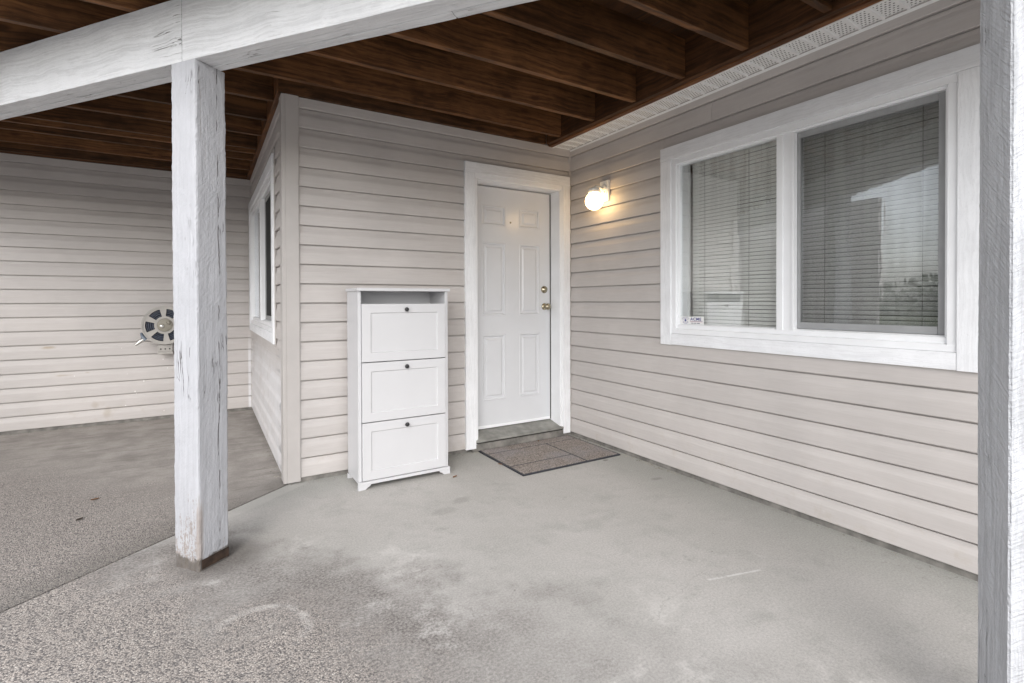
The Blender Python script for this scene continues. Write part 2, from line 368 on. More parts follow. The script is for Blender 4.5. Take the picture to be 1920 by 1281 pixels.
def lawn():
    k = NT('lawn_grass'); p = k.pos()
    c = k.mix(k.rng(k.noise(p, .6, 6, .7), .3, .7), (.055, .075, .03), (.11, .12, .055))
    return k.fin(c, .9, 0, k.bump(k.noise(p, 20, 5, .7), 1, .05), .1)
M['lawn'] = lawn()
M['leaf'] = plain('hedge_leaf', (.055, .085, .032), .55, var=.35, vs=2)
M['dry_leaf'] = plain('dry_leaf_brown', (.20, .10, .045), .7, var=.3, vs=60)
M['dark_leaf'] = plain('dark_twig_brown', (.05, .035, .025), .8, var=.3, vs=60)
M['grit'] = plain('grit', (.30, .28, .24), .9, var=.5, vs=9)
M['roof'] = plain('deck_membrane', (.22, .22, .22), .8, var=.1, vs=3)
def glass():
    k = NT('window_glass'); t = k.n('BsdfTransparent'); g = k.n('BsdfGlossy'); mx = k.n('MixShader')
    t.inputs[0].default_value = (.98, .99, .985, 1); g.inputs['Roughness'].default_value = 0.0; g.inputs[0].default_value = (.97, .98, 1, 1)
    gm = k.n('NewGeometry'); dp = k.n('VectorMath'); dp.operation = 'DOT_PRODUCT'
    k.put(dp.inputs[0], gm.outputs['Incoming']); k.put(dp.inputs[1], gm.outputs['Normal'])
    cs = k.math('SUBTRACT', 1, k.math('ABSOLUTE', dp.outputs['Value']))
    fr = k.math('ADD', k.math('MULTIPLY', k.math('POWER', cs, 5), .81), .19)      # both faces of a sealed unit
    wv = k.noise(k.map(k.obj(), (7, 7, .7)), 1.6, 3, .6)
    b = k.bump(wv, .03, .02)
    k.put(g.inputs['Normal'], b)
    fr = k.math('MULTIPLY', fr, k.rng(k.noise(k.map(k.obj(), (11, 11, .4)), 2., 4, .6, .4), .36, .64, .78, 1.3))   # moire streaks painted into the strength of the reflection
    k.put(mx.inputs[0], fr); k.put(mx.inputs[1], t.outputs[0]); k.put(mx.inputs[2], g.outputs[0])
    k.put(k.out.inputs[0], mx.outputs[0]); return k.m
M['glass'] = glass()
def globe():
    k = NT('lit_globe'); e = k.n('Emission'); e.inputs[0].default_value = (1, .66, .30, 1); e.inputs[1].default_value = 5.5
    k.put(k.out.inputs[0], e.outputs[0]); return k.m
M['globe'] = globe()

# ------------------------------------------------------------------ mesh helpers
class MB:
    def __init__(s): s.v = []; s.f = []
    def add(s, v, f):
        o = len(s.v); s.v += [tuple(q) for q in v]; s.f += [tuple(i+o for i in q) for q in f]; return s
    def box(s, x0, x1, y0, y1, z0, z1):
        v = [(x, y, z) for z in (z0, z1) for y in (y0, y1) for x in (x0, x1)]
        return s.add(v, [(0, 2, 3, 1), (4, 5, 7, 6), (0, 1, 5, 4), (2, 6, 7, 3), (0, 4, 6, 2), (1, 3, 7, 5)])
    def prism(s, prof, x0, x1, axis=0):
        """closed profile of (a, b), swept along the axis; counter-clockwise seen from the +axis end"""
        n = len(prof)
        def P(t, a, b): return (t, a, b) if axis == 0 else ((b, t, a) if axis == 1 else (a, b, t))
        v = [P(x0, *q) for q in prof]+[P(x1, *q) for q in prof]
        f = [(i, (i+1) % n, n+(i+1) % n, n+i) for i in range(n)]
        return s.add(v, f+[tuple(range(n))[::-1], tuple(range(n, 2*n))])
    def lathe(s, prof, n=24, axis='z', c=(0, 0, 0)):
        """profile (r, h) turned about an axis through c"""
        v = []; f = []
        for r, h in prof:
            for i in range(n):
                a = 2*math.pi*i/n; p, q = r*math.cos(a), r*math.sin(a)
                v.append({'z': (p, q, h), 'y': (p, h, q), 'x': (h, p, q)}[axis])
        for j in range(len(prof)-1):
            for i in range(n): f.append((j*n+i, j*n+(i+1) % n, (j+1)*n+(i+1) % n, (j+1)*n+i))
        f += [tuple(range(n))[::-1], tuple(range((len(prof)-1)*n, len(prof)*n))]
        return s.add([(a+c[0], b+c[1], d+c[2]) for a, b, d in v], f)
    def tube(s, pts, r, n=8):
        pts = [Vector(p) for p in pts]; v = []; f = []
        rs = r if isinstance(r, (list, tuple)) else [r]*len(pts)
        up = Vector((0, 0, 1))
        for i, p in enumerate(pts):
            t = (pts[min(i+1, len(pts)-1)]-pts[max(i-1, 0)]).normalized()
            a = t.cross(up); a = a.normalized() if a.length > .05 else t.cross(Vector((1, 0, 0))).normalized()
            b = t.cross(a)
            for j in range(n):
                g = 2*math.pi*j/n; v.append(p+a*rs[i]*math.cos(g)+b*rs[i]*math.sin(g))
        for i in range(len(pts)-1):
            for j in range(n): f.append((i*n+j, i*n+(j+1) % n, (i+1)*n+(j+1) % n, (i+1)*n+j))
        f += [tuple(range(n))[::-1], tuple(range((len(pts)-1)*n, len(pts)*n))]
        return s.add(v, f)
    def torus(s, R_, r, y, n=40, k=8, c=(0, 0)):
        v = []; f = []
        for i in range(n):
            a = 2*math.pi*i/n
            for j in range(k):
                b = 2*math.pi*j/k; rr = R_+r*math.cos(b)
                v.append((c[0]+rr*math.cos(a), y+r*math.sin(b), c[1]+rr*math.sin(a)))
        for i in range(n):
            for j in range(k): f.append((i*k+j, i*k+(j+1) % k, ((i+1) % n)*k+(j+1) % k, ((i+1) % n)*k+j))
        return s.add(v, f)
    def mesh(s, name, mat, bevel=0, smooth=False):
        me = bpy.data.meshes.new(name); me.from_pydata(s.v, [], s.f)
        bm = bmesh.new(); bm.from_mesh(me)
        bmesh.ops.recalc_face_normals(bm, faces=bm.faces)
        if bevel:
            es = [e for e in bm.edges if len(e.link_faces) == 2 and e.calc_face_angle(0) > .6]
            bmesh.ops.bevel(bm, geom=es, offset=bevel, segments=2, profile=.6, affect='EDGES', clamp_overlap=True)
        bm.to_mesh(me); bm.free()
        me.materials.append(mat)
        if smooth: 
            for p in me.polygons: p.use_smooth = True
            try: me.set_sharp_from_angle(angle=R(40))
            except Exception: pass
        me.update(); return me
    def build(s, name, mat, parent=None, bevel=0, smooth=False, loc=None):
        return link(name, s.mesh(name, mat, bevel, smooth), parent, loc)
def link(name, me, parent=None, loc=None):
    o = bpy.data.objects.new(name, me); COL.objects.link(o)
    if parent: o.parent = parent
    if loc: o.location = loc
    return o
def tag(o, label=None, cat=None, group=None, kind=None):
    if label: o['label'] = label
    if cat: o['category'] = cat
    if group: o['group'] = group
    if kind: o['kind'] = kind
    return o
def thing(name, label, cat, loc=(0, 0, 0), rz=0, group=None):
    o = bpy.data.objects.new(name, None); o.empty_display_size = .1; COL.objects.link(o)
    o.location = loc; o.rotation_euler = (0, 0, rz); return tag(o, label, cat, group)
def box(x0, x1, y0, y1, z0, z1): return MB().box(x0, x1, y0, y1, z0, z1)

# ------------------------------------------------------------------ ground
D, XC = 2.662, -2.315                      # back wall line, outer corner of the door wall
J0 = Vector((XC+.01, -.0, 0))              # slab joint runs from the outer corner along -E1
def slab(name, poly, mat, z0=-.12, z1=0.):
    mb = MB(); n = len(poly)
    v = [(x, y, z0) for x, y in poly]+[(x, y, z1) for x, y in poly]
    mb.add(v, [tuple(range(n))[::-1], tuple(range(n, 2*n))]+[(i, (i+1) % n, n+(i+1) % n, n+i) for i in range(n)])
    return tag(mb.build(name, mat), kind='structure')
g = .005
ja = J0+E1*.0-E2*g; jb = J0-E1*24-E2*g
slab('porch_slab', [(jb.x, jb.y), (jb.x, -24), (14, -24), (14, -4.6), (3, -4.6), (3, .3), (XC+.02, .3), (ja.x, ja.y)], M['slab'])
ja = J0+E2*g; jb = J0-E1*24+E2*g
slab('courtyard_slab', [(jb.x, jb.y), (ja.x, ja.y), (ja.x, D+.3), (-9.5, D+.3), (-9.5, -1), (jb.x, -6)], M['slab_left'])
slab('joint_bed', [(-22, -24.4), (14.2, -24.4), (14.2, D+.4), (-22, D+.4)], M['seal'], -.2, -.035)
tag(MB().add([(-900, -900, -.06), (900, -900, -.06), (900, 900, -.06), (-900, 900, -.06)], [(0, 1, 2, 3)]).build('lawn', M['lawn']), kind='structure')

dq0 = P0-E1*1.25; n0, n1 = dq0-E2*20, dq0+E2*16
M['bounce_pale'] = plain('pale_bounce_concrete', (.56, .55, .53), .85, var=.12, vs=3, bump=.2, bs=60)
slab('bounce_slab', [(n0.x-E1.x*9, n0.y-E1.y*9), (n0.x, n0.y), (n1.x, n1.y), (n1.x-E1.x*9, n1.y-E1.y*9)], M['bounce_pale'], -.03, .006)  # unseen pale slab added to bounce light up onto walls and beam
# ------------------------------------------------------------------ walls of lapped siding
S, B0 = .127, .03
PROF = [(.0085, .002), (-.0130, .002), (-.0158, .0055), (-.0150, .068), (-.0138, .078), (-.0105, .089), (-.0068, .101), (-.0040, .1205), (.0078, .1212), (.0080, .127), (.0085, .127)]
def course_mesh(length, h=S):
    pr = [(a, b) for a, b in PROF if b < h-1e-4]
    if h < S-1e-4:
        for (a0, b0), (a1, b1) in zip(PROF, PROF[1:]):
            if b0 <= h <= b1 and b1 > b0: pr.append((a0+(a1-a0)*(h-b0)/(b1-b0), h)); break
        pr.append((.0085, h))
    else: pr += PROF[-2:]
    mb = MB(); n = len(pr); seg = max(2, int(length/.3))
    for i in range(seg+1):
        mb.v += [(length*i/seg, a, b) for a, b in pr]
    for i in range(seg):
        for j in range(n-1):
            mb.f.append((i*n+j, (i+1)*n+j, (i+1)*n+j+1, i*n+j+1))
    mb.f += [tuple(range(n))[::-1], tuple(range(seg*n, (seg+1)*n))]
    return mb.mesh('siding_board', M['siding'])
def wall(name, label, loc, rz, length, openings=(), seams=(), top=2.505, x_start=.0, depth=.1):
    """local X runs along the wall, -Y faces out; openings (x0, x1, k0, k1, z0, z1) in courses and metres"""
    t = thing(name, label, 'wall', loc, rz)
    cache = {}; k = 0
    while B0+k*S < top-.005:
        z = B0+k*S; h = min(S, top-z)
        spans = [(x_start, length)]
        for (a, b, k0, k1, *_r) in openings:
            if k0 <= k < k1:
                spans = [q for (p0, p1) in spans for q in ((p0, min(a, p1)), (max(b, p0), p1)) if q[1]-q[0] > .01]
        for (kk, sx) in seams:
            if kk == k: spans = [q for (p0, p1) in spans for q in (((p0, sx-.0012), (sx+.0012, p1)) if p0 < sx < p1 else ((p0, p1),))]
        for (p0, p1) in spans:
            key = (round(p1-p0, 4), round(h, 4))
            if key not in cache: cache[key] = course_mesh(p1-p0, h)
            link('siding_board', cache[key], t, (p0, random.uniform(-.0006, .0006), z))
        k += 1
    sh = MB()                                # sheathing behind the boards, with the openings left out
    cuts = sorted((o[0], o[1], o[4], o[5]) for o in openings); x = x_start
    for (a, b, z0, z1) in cuts:
        sh.box(x, a, .009, depth, 0, top+.3)
        if z0 > .05: sh.box(a, b, .009, depth, 0, z0)
        sh.box(a, b, .009, depth, z1, top+.3); x = b
    sh.box(x, length, .009, depth, 0, top+.3)
    sh.build('wall_sheathing', M['siding_trim'], t)
    f = MB(); x = x_start
    for (a, b, z0, z1) in cuts:
        if z0 < .05: f.box(x, a, -.004, .0085, 0, .0315); x = b
    f.box(x, length, -.004, .0085, 0, .0315); f.build('foundation_edge', M['found'], t)
    MB().prism([(-.016, top-.022), (-.013, top-.024), (-.013, top+.001), (-.016, top+.004), (0, top+.004), (0, top)][::-1], x_start, length).build('top_channel', M['siding_trim'], t)
    return t
RW = wall('siding_wall', 'long taupe siding wall with the big window and the wall lamp', (0, 0, 0), R(-90), 4.4,
          [(1.10, 2.74, 7, 17, .94, 2.17)], [(18, 1.464), (17, 1.075), (18, 3.3)], x_start=.0)
DW = wall('siding_wall', 'taupe siding wall behind the white shoe cabinet, with the white door in it', (XC, 0, 0), 0, -XC,
          [(1.30, -XC-.05, 0, 17, 0, 2.17)], [])
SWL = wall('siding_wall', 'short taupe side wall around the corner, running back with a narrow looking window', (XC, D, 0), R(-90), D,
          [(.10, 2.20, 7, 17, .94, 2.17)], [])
BW = wall('siding_wall', 'taupe siding wall at the far left, behind the hose reel', (-6.4, D, 0), 0, XC+6.4, [], [])
WW = wall('siding_wall', 'taupe return wall added out of view to block sky light from the courtyard', (-6.3, .25, 0), R(90), 2.41, [], [])  # unseen wall, added to darken the back wall and left slab
# corner pieces
c = MB().box(0, .082, -.022, .0, .012, 2.515).box(.0005, .0785, -.0255, -.0221, .012, 2.515)
c.box(-.022, -.0002, -.022, .085, .012, 2.515)
o = c.build('corner_post', M['siding_trim'], DW, .0025)
MB().box(-XC-.024, -XC-.0035, -.020, -.0035, B0, 2.50).build('inner_corner_trim', M['siding_trim'], DW, .003)
MB().box(.004, .022, -.020, -.0035, B0, 2.50).build('inner_corner_trim', M['siding_trim'], SWL, .003)

# ------------------------------------------------------------------ windows
def window(label, loc, rz, W, mull, names):
    t = thing('window', label, 'window', loc, rz); H = 1.3575
    tw, th = .09, .0775
    MB().box(0, W, -.036, -.004, H-tw, H).build('trim_board', M['trim_paint'], t, .003)
    MB().box(0, tw, -.0345, -.004, 0, H-tw-.001).build('trim_board', M['trim_paint_up'], t, .003)
    MB().box(W-tw, W, -.0345, -.004, 0, H-tw-.001).build('trim_board', M['trim_paint_up'], t, .003)
    MB().box(tw+.001, W-tw-.001, -.033, -.004, .002, th).build('trim_board', M['trim_paint'], t, .003)
    a, b, z0, z1 = tw+.001, W-tw-.001, th+.001, H-tw-.001
    m0, m1 = mull-.048, mull+.048
    fr = MB()
    fw = .047
    # stepped vinyl frame with a sloping sill
    fr.prism([(-.026, z0), (-.026, z0+.030), (-.012, z0+.036), (-.012, z0+.060), (.002, z0+.068), (.05, z0+.068), (.05, z0)], a, b)
    fr.box(a, b, -.024, .05, z1-fw+.012, z1); fr.box(a+.02, b-.02, -.008, .05, z1-fw, z1-fw+.0119)
    for (p, q, s) in ((a, a+fw-.012, 1), (b-fw+.012, b, -1)):
        fr.box(p, q, -.024, .05, z0+.0305, z1-fw+.0119)
    fr.box(a+fw-.0119, a+fw, -.008, .05, z0+.0605, z1-fw-.0001); fr.box(b-fw, b-fw+.0119, -.008, .05, z0+.0605, z1-fw-.0001)
    fr.build('window_frame', M['vinyl'], t, .0015)
    mu_ = MB().box(m0, m0+.036, -.018, .049, z0+.0605, z1-fw-.0002).box(m0+.0363, m1-.012, -.010, .049, z0+.0605, z1-fw-.0002).box(m1-.0117, m1, -.016, .049, z0+.0605, z1-fw-.0002)
    mu_.build('mullion', M['vinyl'], t, .0015)
    gz0, gz1 = z0+.069, z1-fw-.0005
    MB().box(a+fw+.0005, m0-.0005, .010, .014, gz0, gz1).build('glass_pane', M['glass'], t)
    MB().box(a+fw+.0005, a+fw+.052, .022, .049, gz0, gz1).build('inner_stop', M['vinyl'], t, .002)
    # sliding sash, set back, greyer
    s0, s1, sw = m1+.0005, b-fw-.0005, .032
    sa = MB().box(s0, s0+.016, .016, .045, gz0, gz1).box(s1-sw, s1, .016, .045, gz0, gz1)
    sa.box(s0+.0161, s1-sw-.0001, .016, .045, gz0, gz0+.036).box(s0+.0161, s1-sw-.0001, .016, .045, gz1-.032, gz1)
    sash = sa.build('sash', M['screen'], t, .003); 
    MB().box(s0+.0163, s1-sw-.0003, .034, .038, gz0+.0363, gz1-.0323).build('glass_pane', M['glass'], sash)
    # the reveal and the dark room behind
    rv = MB(); e = .26
    rv.add([(a, .05, z0), (b, .05, z0), (b, .05, z1), (a, .05, z1), (a, e, z0), (b, e, z0), (b, e, z1), (a, e, z1)],
           [(0, 1, 5, 4), (1, 2, 6, 5), (2, 3, 7, 6), (3, 0, 4, 7)])
    rv.build('window_reveal', M['reveal'], t)
    MB().box(a-.02, b+.02, e, e+.02, z0-.02, z1+.02).build('room_backing', M['dark'], t)
    return t, dict(a=a, b=b, z0=z0, z1=z1, fw=fw, m0=m0, m1=m1, gz0=gz0, gz1=gz1)
WZ = .8785
win, wd = window('large white framed two pane window with a security sticker and closed blinds', (0, -1.0618, WZ), R(-90), 1.718, .8765, None)
win2, wd2 = window('narrow looking white window on the side wall behind the post, left of the corner', (XC, 2.60, WZ), R(-90), 2.20, 1.10, None)

MB().box(2.2005, 2.214, -.023, -.0162, -.02, 1.40).box(2.2005, 2.203, -.0161, .0, -.02, 1.40).build('side_channel', M['siding_trim'], win2, .001)
def slat_mesh(length):
    mb = MB(); W_, tilt = .0204, R(101); n = 4
    pts = []
    for i in range(n+1):
        u = (i/n-.5)*W_; cbl = .0022*(1-(2*i/n-1)**2)
        y = -u*math.cos(tilt)*-1; z = u*math.sin(tilt)
        # room side edge high, outer edge low, crowned outward
        pts.append((y-cbl*math.sin(tilt), z+cbl*math.cos(tilt)))
    off = .0006
    mb.v = [(x, a, b) for x in (0, length) for a, b in pts]+[(x, a+off, b-off*.4) for x in (0, length) for a, b in pts]
    k = n+1
    for i in range(n):
        mb.f.append((i, i+1, k+i+1, k+i)); mb.f.append((2*k+i, 3*k+i, 3*k+i+1, 2*k+i+1))
    return mb.mesh('blind_slat', M['slat'], smooth=True)
def blind(label, parent_win, d, x0, x1, cords, slats=True, y=.082):
    t = thing('window_blind', label, 'blind', parent_win.location, parent_win.rotation_euler[2], 'closed blinds behind the big window')
    ztop = d['gz1']+.03
    MB().box(x0, x1, y-.014, y+.014, ztop-.028, ztop).build('head_rail', M['slat'], t, .002)
    me = slat_mesh(x1-x0-.004); z = ztop-.036; p = .0232; bot = d['gz0']-.006
    while z > bot+.02:
        o = link('blind_slat', me, t, (x0+.002+random.uniform(-.0008, .0008), y+random.uniform(-.0006, .0006), z))
        o.rotation_euler = (random.gauss(0, .028), random.gauss(0, .0009), 0); z -= p+random.uniform(-.0004, .0004)
    MB().box(x0+.001, x1-.001, y-.012, y+.012, z-.004, z+.010).build('bottom_rail', M['slat'], t, .002)
    for cx in cords:
        MB().tube([(x0+(x1-x0)*cx, y-.0165, ztop-.03), (x0+(x1-x0)*cx+.001, y-.0165, (ztop+z)/2), (x0+(x1-x0)*cx-.001, y-.0165, z)], .0012, 5).build('ladder_cord', M['cord'], t)
    return t
blind('pale grey slatted blind behind the left pane, above the sticker', win, wd, .180, .868, (.16, .62))
bl2 = blind('grey slatted blind behind the right pane, with a bright sky reflection over it', win, wd, .893, 1.585, (.22, .84))
MB().tube([(1.49, .062, 1.19), (1.4905, .061, 1.0)], .0022, 6).build('pull_cord', M['slat'], bl2)
scm = NT('insect_screen'); ta = scm.n('BsdfTransparent'); tb = scm.n('BsdfDiffuse'); tb.inputs[0].default_value = (.06, .06, .06, 1); tm_ = scm.n('MixShader'); 
_g = scm.n('NewGeometry'); _d = scm.n('VectorMath'); _d.operation = 'DOT_PRODUCT'; scm.put(_d.inputs[0], _g.outputs['Incoming']); scm.put(_d.inputs[1], _g.outputs['Normal'])
_c = scm.math('MAXIMUM', scm.math('ABSOLUTE', _d.outputs['Value']), .05)
_w = scm.rng(scm.noise(scm.map(scm.obj(), (7, 7, .35)), 2.2, 3, .6, .3), .40, .62, .735, .71)      # woven mesh, moire streaks painted in as uneven opacity
scm.put(tm_.inputs[0], scm.math('SUBTRACT', 1, scm.math('POWER', _w, scm.math('DIVIDE', 1, _c))))
scm.put(tm_.inputs[1], ta.outputs[0]); scm.put(tm_.inputs[2], tb.outputs[0]); scm.put(scm.out.inputs[0], tm_.outputs[0])
for wn_, d_ in ((win, wd), (win2, wd2)):
    MB().add([(d_['m1']+.018, .024, d_['gz0']+.037), (d_['b']-d_['fw']-.034, .024, d_['gz0']+.037), (d_['b']-d_['fw']-.034, .024, d_['gz1']-.033), (d_['m1']+.018, .024, d_['gz1']-.033)], [(0, 1, 2, 3)]).build('insect_screen', scm.m, wn_)
# the side window shows only dark glass and a little of a drawn panel

# sticker on the left pane
st = thing('security_sticker', 'small white security sticker with blue lettering in the window corner', 'sticker', (0, -1.0618, WZ), R(-90))
x0, x1, z0, z1 = .140, .327, .140, .196
yy = .0085
MB().box(x0, x1, yy-.0006, yy+.0006, z0, z1).build('sticker_sheet', M['sticker'], st)
def text(body, size, name, mat, parent, loc, xs=1.0, bold=.0):
    cu_ = bpy.data.curves.new(name, 'FONT'); cu_.body = body; cu_.size = size; cu_.offset = bold; cu_.extrude = .0002
    cu_.space_character = 1.12
    tmp = bpy.data.objects.new('tmp_text', cu_); COL.objects.link(tmp)
    dg = bpy.context.evaluated_depsgraph_get(); me = bpy.data.meshes.new_from_object(tmp.evaluated_get(dg))
    bpy.data.objects.remove(tmp); bpy.data.curves.remove(cu_)
    me.transform(Matrix.Rotation(R(90), 4, 'X')); me.transform(Matrix.Diagonal((xs, 1, 1, 1)))
    me.materials.clear(); me.materials.append(mat); me.name = name
    return link(name, me, parent, loc)
yt = yy-.0012
text('ACME', .027, 'lettering', M['ink_blue'], st, (x0+.082, yt, z0+.031), 1.12, .0006)
MB().box(x0+.078, x0+.178, yt-.0002, yt+.0002, z0+.0245, z0+.0262).build('underline', M['ink_blue'], st)
MB().box(x0+.080, x0+.176, yt-.0002, yt+.0002, z0+.0218, z0+.0232).build('small_print', M['ink_red'], st)
sp = MB(); xx = x0+.090
for gq in (3, 3, 4):
    for i in range(gq): sp.box(xx, xx+.0042, yt-.0002, yt+.0002, z0+.009, z0+.0155); xx += .0058
    xx += .005
sp.build('small_print', M['ink_grey'], st)
ey = MB(); cx_, cz_ = x0+.042, z0+.030
def arc(r, a0, a1, wd_, sq=.55, cz=cz_):
    n = 14
    for i in range(n):
        p, q = R(a0+(a1-a0)*i/n), R(a0+(a1-a0)*(i+1)/n)
        ey.add([(cx_+r*math.cos(p), yt, cz+r*sq*math.sin(p)), (cx_+r*math.cos(q), yt, cz+r*sq*math.sin(q)),
                (cx_+(r+wd_)*math.cos(q), yt, cz+(r+wd_)*sq*math.sin(q)), (cx_+(r+wd_)*math.cos(p), yt, cz+(r+wd_)*sq*math.sin(p))], [(0, 1, 2, 3)])
arc(.030, 20, 160, .003, .68); arc(.022, 25, 155, .003, .6, cz_-.002); arc(.022, 205, 335, .003, .6, cz_+.001); arc(.026, 220, 320, .003, .75)
for i in range(16):
    p, q = 2*math.pi*i/16, 2*math.pi*(i+1)/16
    ey.add([(cx_, yt, cz_), (cx_+.008*math.cos(p), yt, cz_+.008*math.sin(p)), (cx_+.008*math.cos(q), yt, cz_+.008*math.sin(q))], [(0, 1, 2)])
ey.build('eye_emblem', M['ink_blue'], st)

# ------------------------------------------------------------------ door
dt = thing('entry_door', 'white six panel door with brass knob, beside the lit wall lamp', 'door', (-.53, 0, 0))
def dx(v): return v+.53
def dbox(x0, x1, y0, y1, z0, z1): return box(dx(x0), dx(x1), y0, y1, z0, z1)
dbox(-1.043, -.025, -.034, -.004, 2.182, 2.264).build('casing', M['trim_paint'], dt, .003)
dbox(-1.042, -.954, -.032, -.004, .026, 2.181).build('casing', M['trim_paint_up'], dt, .003)
dbox(-.100, -.026, -.032, -.004, .026, 2.181).build('casing', M['trim_paint_up'], dt, .003)
fr = MB()
for (a, b, s) in ((-.9535, -.940, -.024), (-.9398, -.928, -.014)):
    fr.box(dx(a), dx(b), s, .17, .055, 2.150 if s < -.02 else 2.138)
for (a, b, s) in ((-.1145, -.1005, -.024), (-.126, -.1147, -.014)):
    fr.box(dx(a), dx(b), s, .17, .055, 2.150 if s < -.02 else 2.138)
fr.box(dx(-.9535), dx(-.1005), -.024, .17, 2.1503, 2.1815); fr.box(dx(-.9396), dx(-.1149), -.014, .17, 2.1383, 2.150)
fr.build('door_frame', M['vinyl'], dt, .002)
lf = MB(); X0, X1, Z0, Z1, YF = -.927, -.129, .128, 2.128, .13
xs = [X0, -.815, -.588, -.452, -.238, X1]; zs = [Z0, .354, .904, 1.06, 1.67, 1.81, 1.975, Z1]
for i in range(5):
    for j in range(7):
        a, b, c0, d0 = dx(xs[i]), dx(xs[i+1]), zs[j], zs[j+1]
        if i in (1, 3) and j in (1, 3, 5):
            rings = [(0, 0), (.004, -.003), (.012, -.002), (.020, .010), (.034, .010), (.046, .001)]
            vs_ = []
            for (ins, dep) in rings:
                vs_ += [(a+ins, YF+dep, c0+ins), (b-ins, YF+dep, c0+ins), (b-ins, YF+dep, d0-ins), (a+ins, YF+dep, d0-ins)]
            fs = [(4*r+q, 4*r+(q+1) % 4, 4*r+4+(q+1) % 4, 4*r+4+q) for r in range(len(rings)-1) for q in range(4)]
            n_ = 4*(len(rings)-1); lf.add(vs_, fs+[(n_, n_+1, n_+2, n_+3)])
        else: lf.add([(a, YF, c0), (b, YF, c0), (b, YF, d0), (a, YF, d0)], [(0, 1, 2, 3)])
a, b = dx(X0), dx(X1)
lf.add([(a, YF, Z0), (b, YF, Z0), (b, YF, Z1), (a, YF, Z1), (a, YF+.04, Z0), (b, YF+.04, Z0), (b, YF+.04, Z1), (a, YF+.04, Z1)],
       [(0, 4, 5, 1), (1, 5, 6, 2), (2, 6, 7, 3), (3, 7, 4, 0), (4, 7, 6, 5)])
me = bpy.data.meshes.new('door_leaf'); me.from_pydata(lf.v, [], lf.f)
bm = bmesh.new(); bm.from_mesh(me); bmesh.ops.remove_doubles(bm, verts=bm.verts, dist=.0002); bmesh.ops.recalc_face_normals(bm, faces=bm.faces); bm.to_mesh(me); bm.free()
me.materials.append(M['door']); leaf = link('door_leaf', me, dt)
MB().lathe([(.005, -.006), (.0075, -.004), (.0075, 0)], 12, 'y', (dx(-.539), YF, 1.847)).build('peephole', M['brass'], leaf, 0, True)
MB().lathe([(.010, -.026), (.017, -.024), (.024, -.014), (.030, -.010), (.033, -.003), (.033, 0)], 24, 'y', (dx(-.192), YF, 1.283)).build('deadbolt', M['brass'], leaf, 0, True)
MB().lathe([(.006, -.072), (.016, -.070), (.025, -.063), (.0295, -.052), (.028, -.042), (.020, -.034), (.012, -.029), (.011, -.012), (.022, -.008), (.030, -.003), (.031, 0)], 28, 'y', (dx(-.187), YF, 1.132)).build('door_knob', M['brass'], leaf, 0, True)
dbox(X0+.004, X1-.004, YF-.006, YF-.0005, Z0+.002, Z0+.026).build('door_sweep', M['vinyl'], leaf, .001)
dbox(-.128, -.1262, .119, .17, .13, 2.13).build('weather_strip', M['seal'], dt)
MB().prism([(-.035, .070), (-.035, .086), (.13, .124), (.17, .124), (.17, .0705)][::-1], dx(-.952), dx(-.102)).build('door_sill', M['sill'], dt, .002)
MB().prism([(-.030, .060), (-.030, .0695), (.16, .0695), (.16, .060)][::-1], dx(-.950), dx(-.104)).build('sill_gasket', M['seal'], dt)
MB().prism([(-.026, 0), (-.024, .0595), (.16, .0595), (.16, 0)][::-1], dx(-.985), dx(-.06)).build('concrete_step', M['found'], dt, .004)
dbox(-1.0, -.05, .171, .20, 0, 2.2).build('door_backing', M['dark'], dt)

# ------------------------------------------------------------------ upper deck: joists, rims, underside, soffit
JZ0, JZ1 = 2.52, 2.752
dk = thing('upper_deck', 'dark stained timber deck overhead with exposed joists', 'deck', (0, 0, JZ0))
def beam_x(y): return P0.x-(y-P0.y)/E2.y*math.sin(A38)
OV = .40/math.cos(A38)
ys = [-.235-.4115*j for j in range(9)]+[-.235+.4115*j for j in range(1, 7)]+[1.585, 2.60]
jc = {}
for y in sorted(ys):
    xl = beam_x(y)-OV; xr = -.2865 if y < 0 else XC-.047
    if xr-xl < .3: continue
    Ls = xr-xl
    mb = MB(); n = max(4, int(Ls/.25)); ph = random.uniform(0, 6)
    sec = [(-.019, 0), (.019, 0), (.019, JZ1-JZ0), (-.019, JZ1-JZ0)]
    for i in range(n+1):
        x = xl+Ls*i/n; bow = .004*math.sin(ph+x*1.3)
        mb.v += [(x, y+a+bow, b+.002*math.sin(ph*2+x*2)*(b < .1)) for a, b in sec]
    for i in range(n):
        for q in range(4): mb.f.append((i*4+q, i*4+(q+1) % 4, (i+1)*4+(q+1) % 4, (i+1)*4+q))
    mb.f += [(3, 2, 1, 0), tuple(n*4+q for q in range(4))]
    mb.build('joist', M['joist'], dk, .0025)
def dkbox(x0, x1, y0, y1, z0, z1): return box(x0, x1, y0, y1, z0-JZ0, z1-JZ0)
dkbox(-.2435, -.2035, -4.4, -.002, 2.500, 2.7515).build('rim_board', M['rim'], dk, .002)
dkbox(-.2855, -.2445, -4.4, -.042, 2.508, 2.7515).build('rim_board', M['rim'], dk, .002)
dkbox(XC-.04, -.2865, -.040, -.003, 2.512, 2.7515).build('rim_board', M['joist'], dk, .002)
dkbox(XC-.0455, XC-.0035, -.039, D-.003, 2.512, 2.7515).build('rim_board', M['rim'], dk, .002)
dkbox(-6.3, XC-.047, D-.045, D-.005, 2.512, 2.7515).build('rim_board', M['joist'], dk, .002)
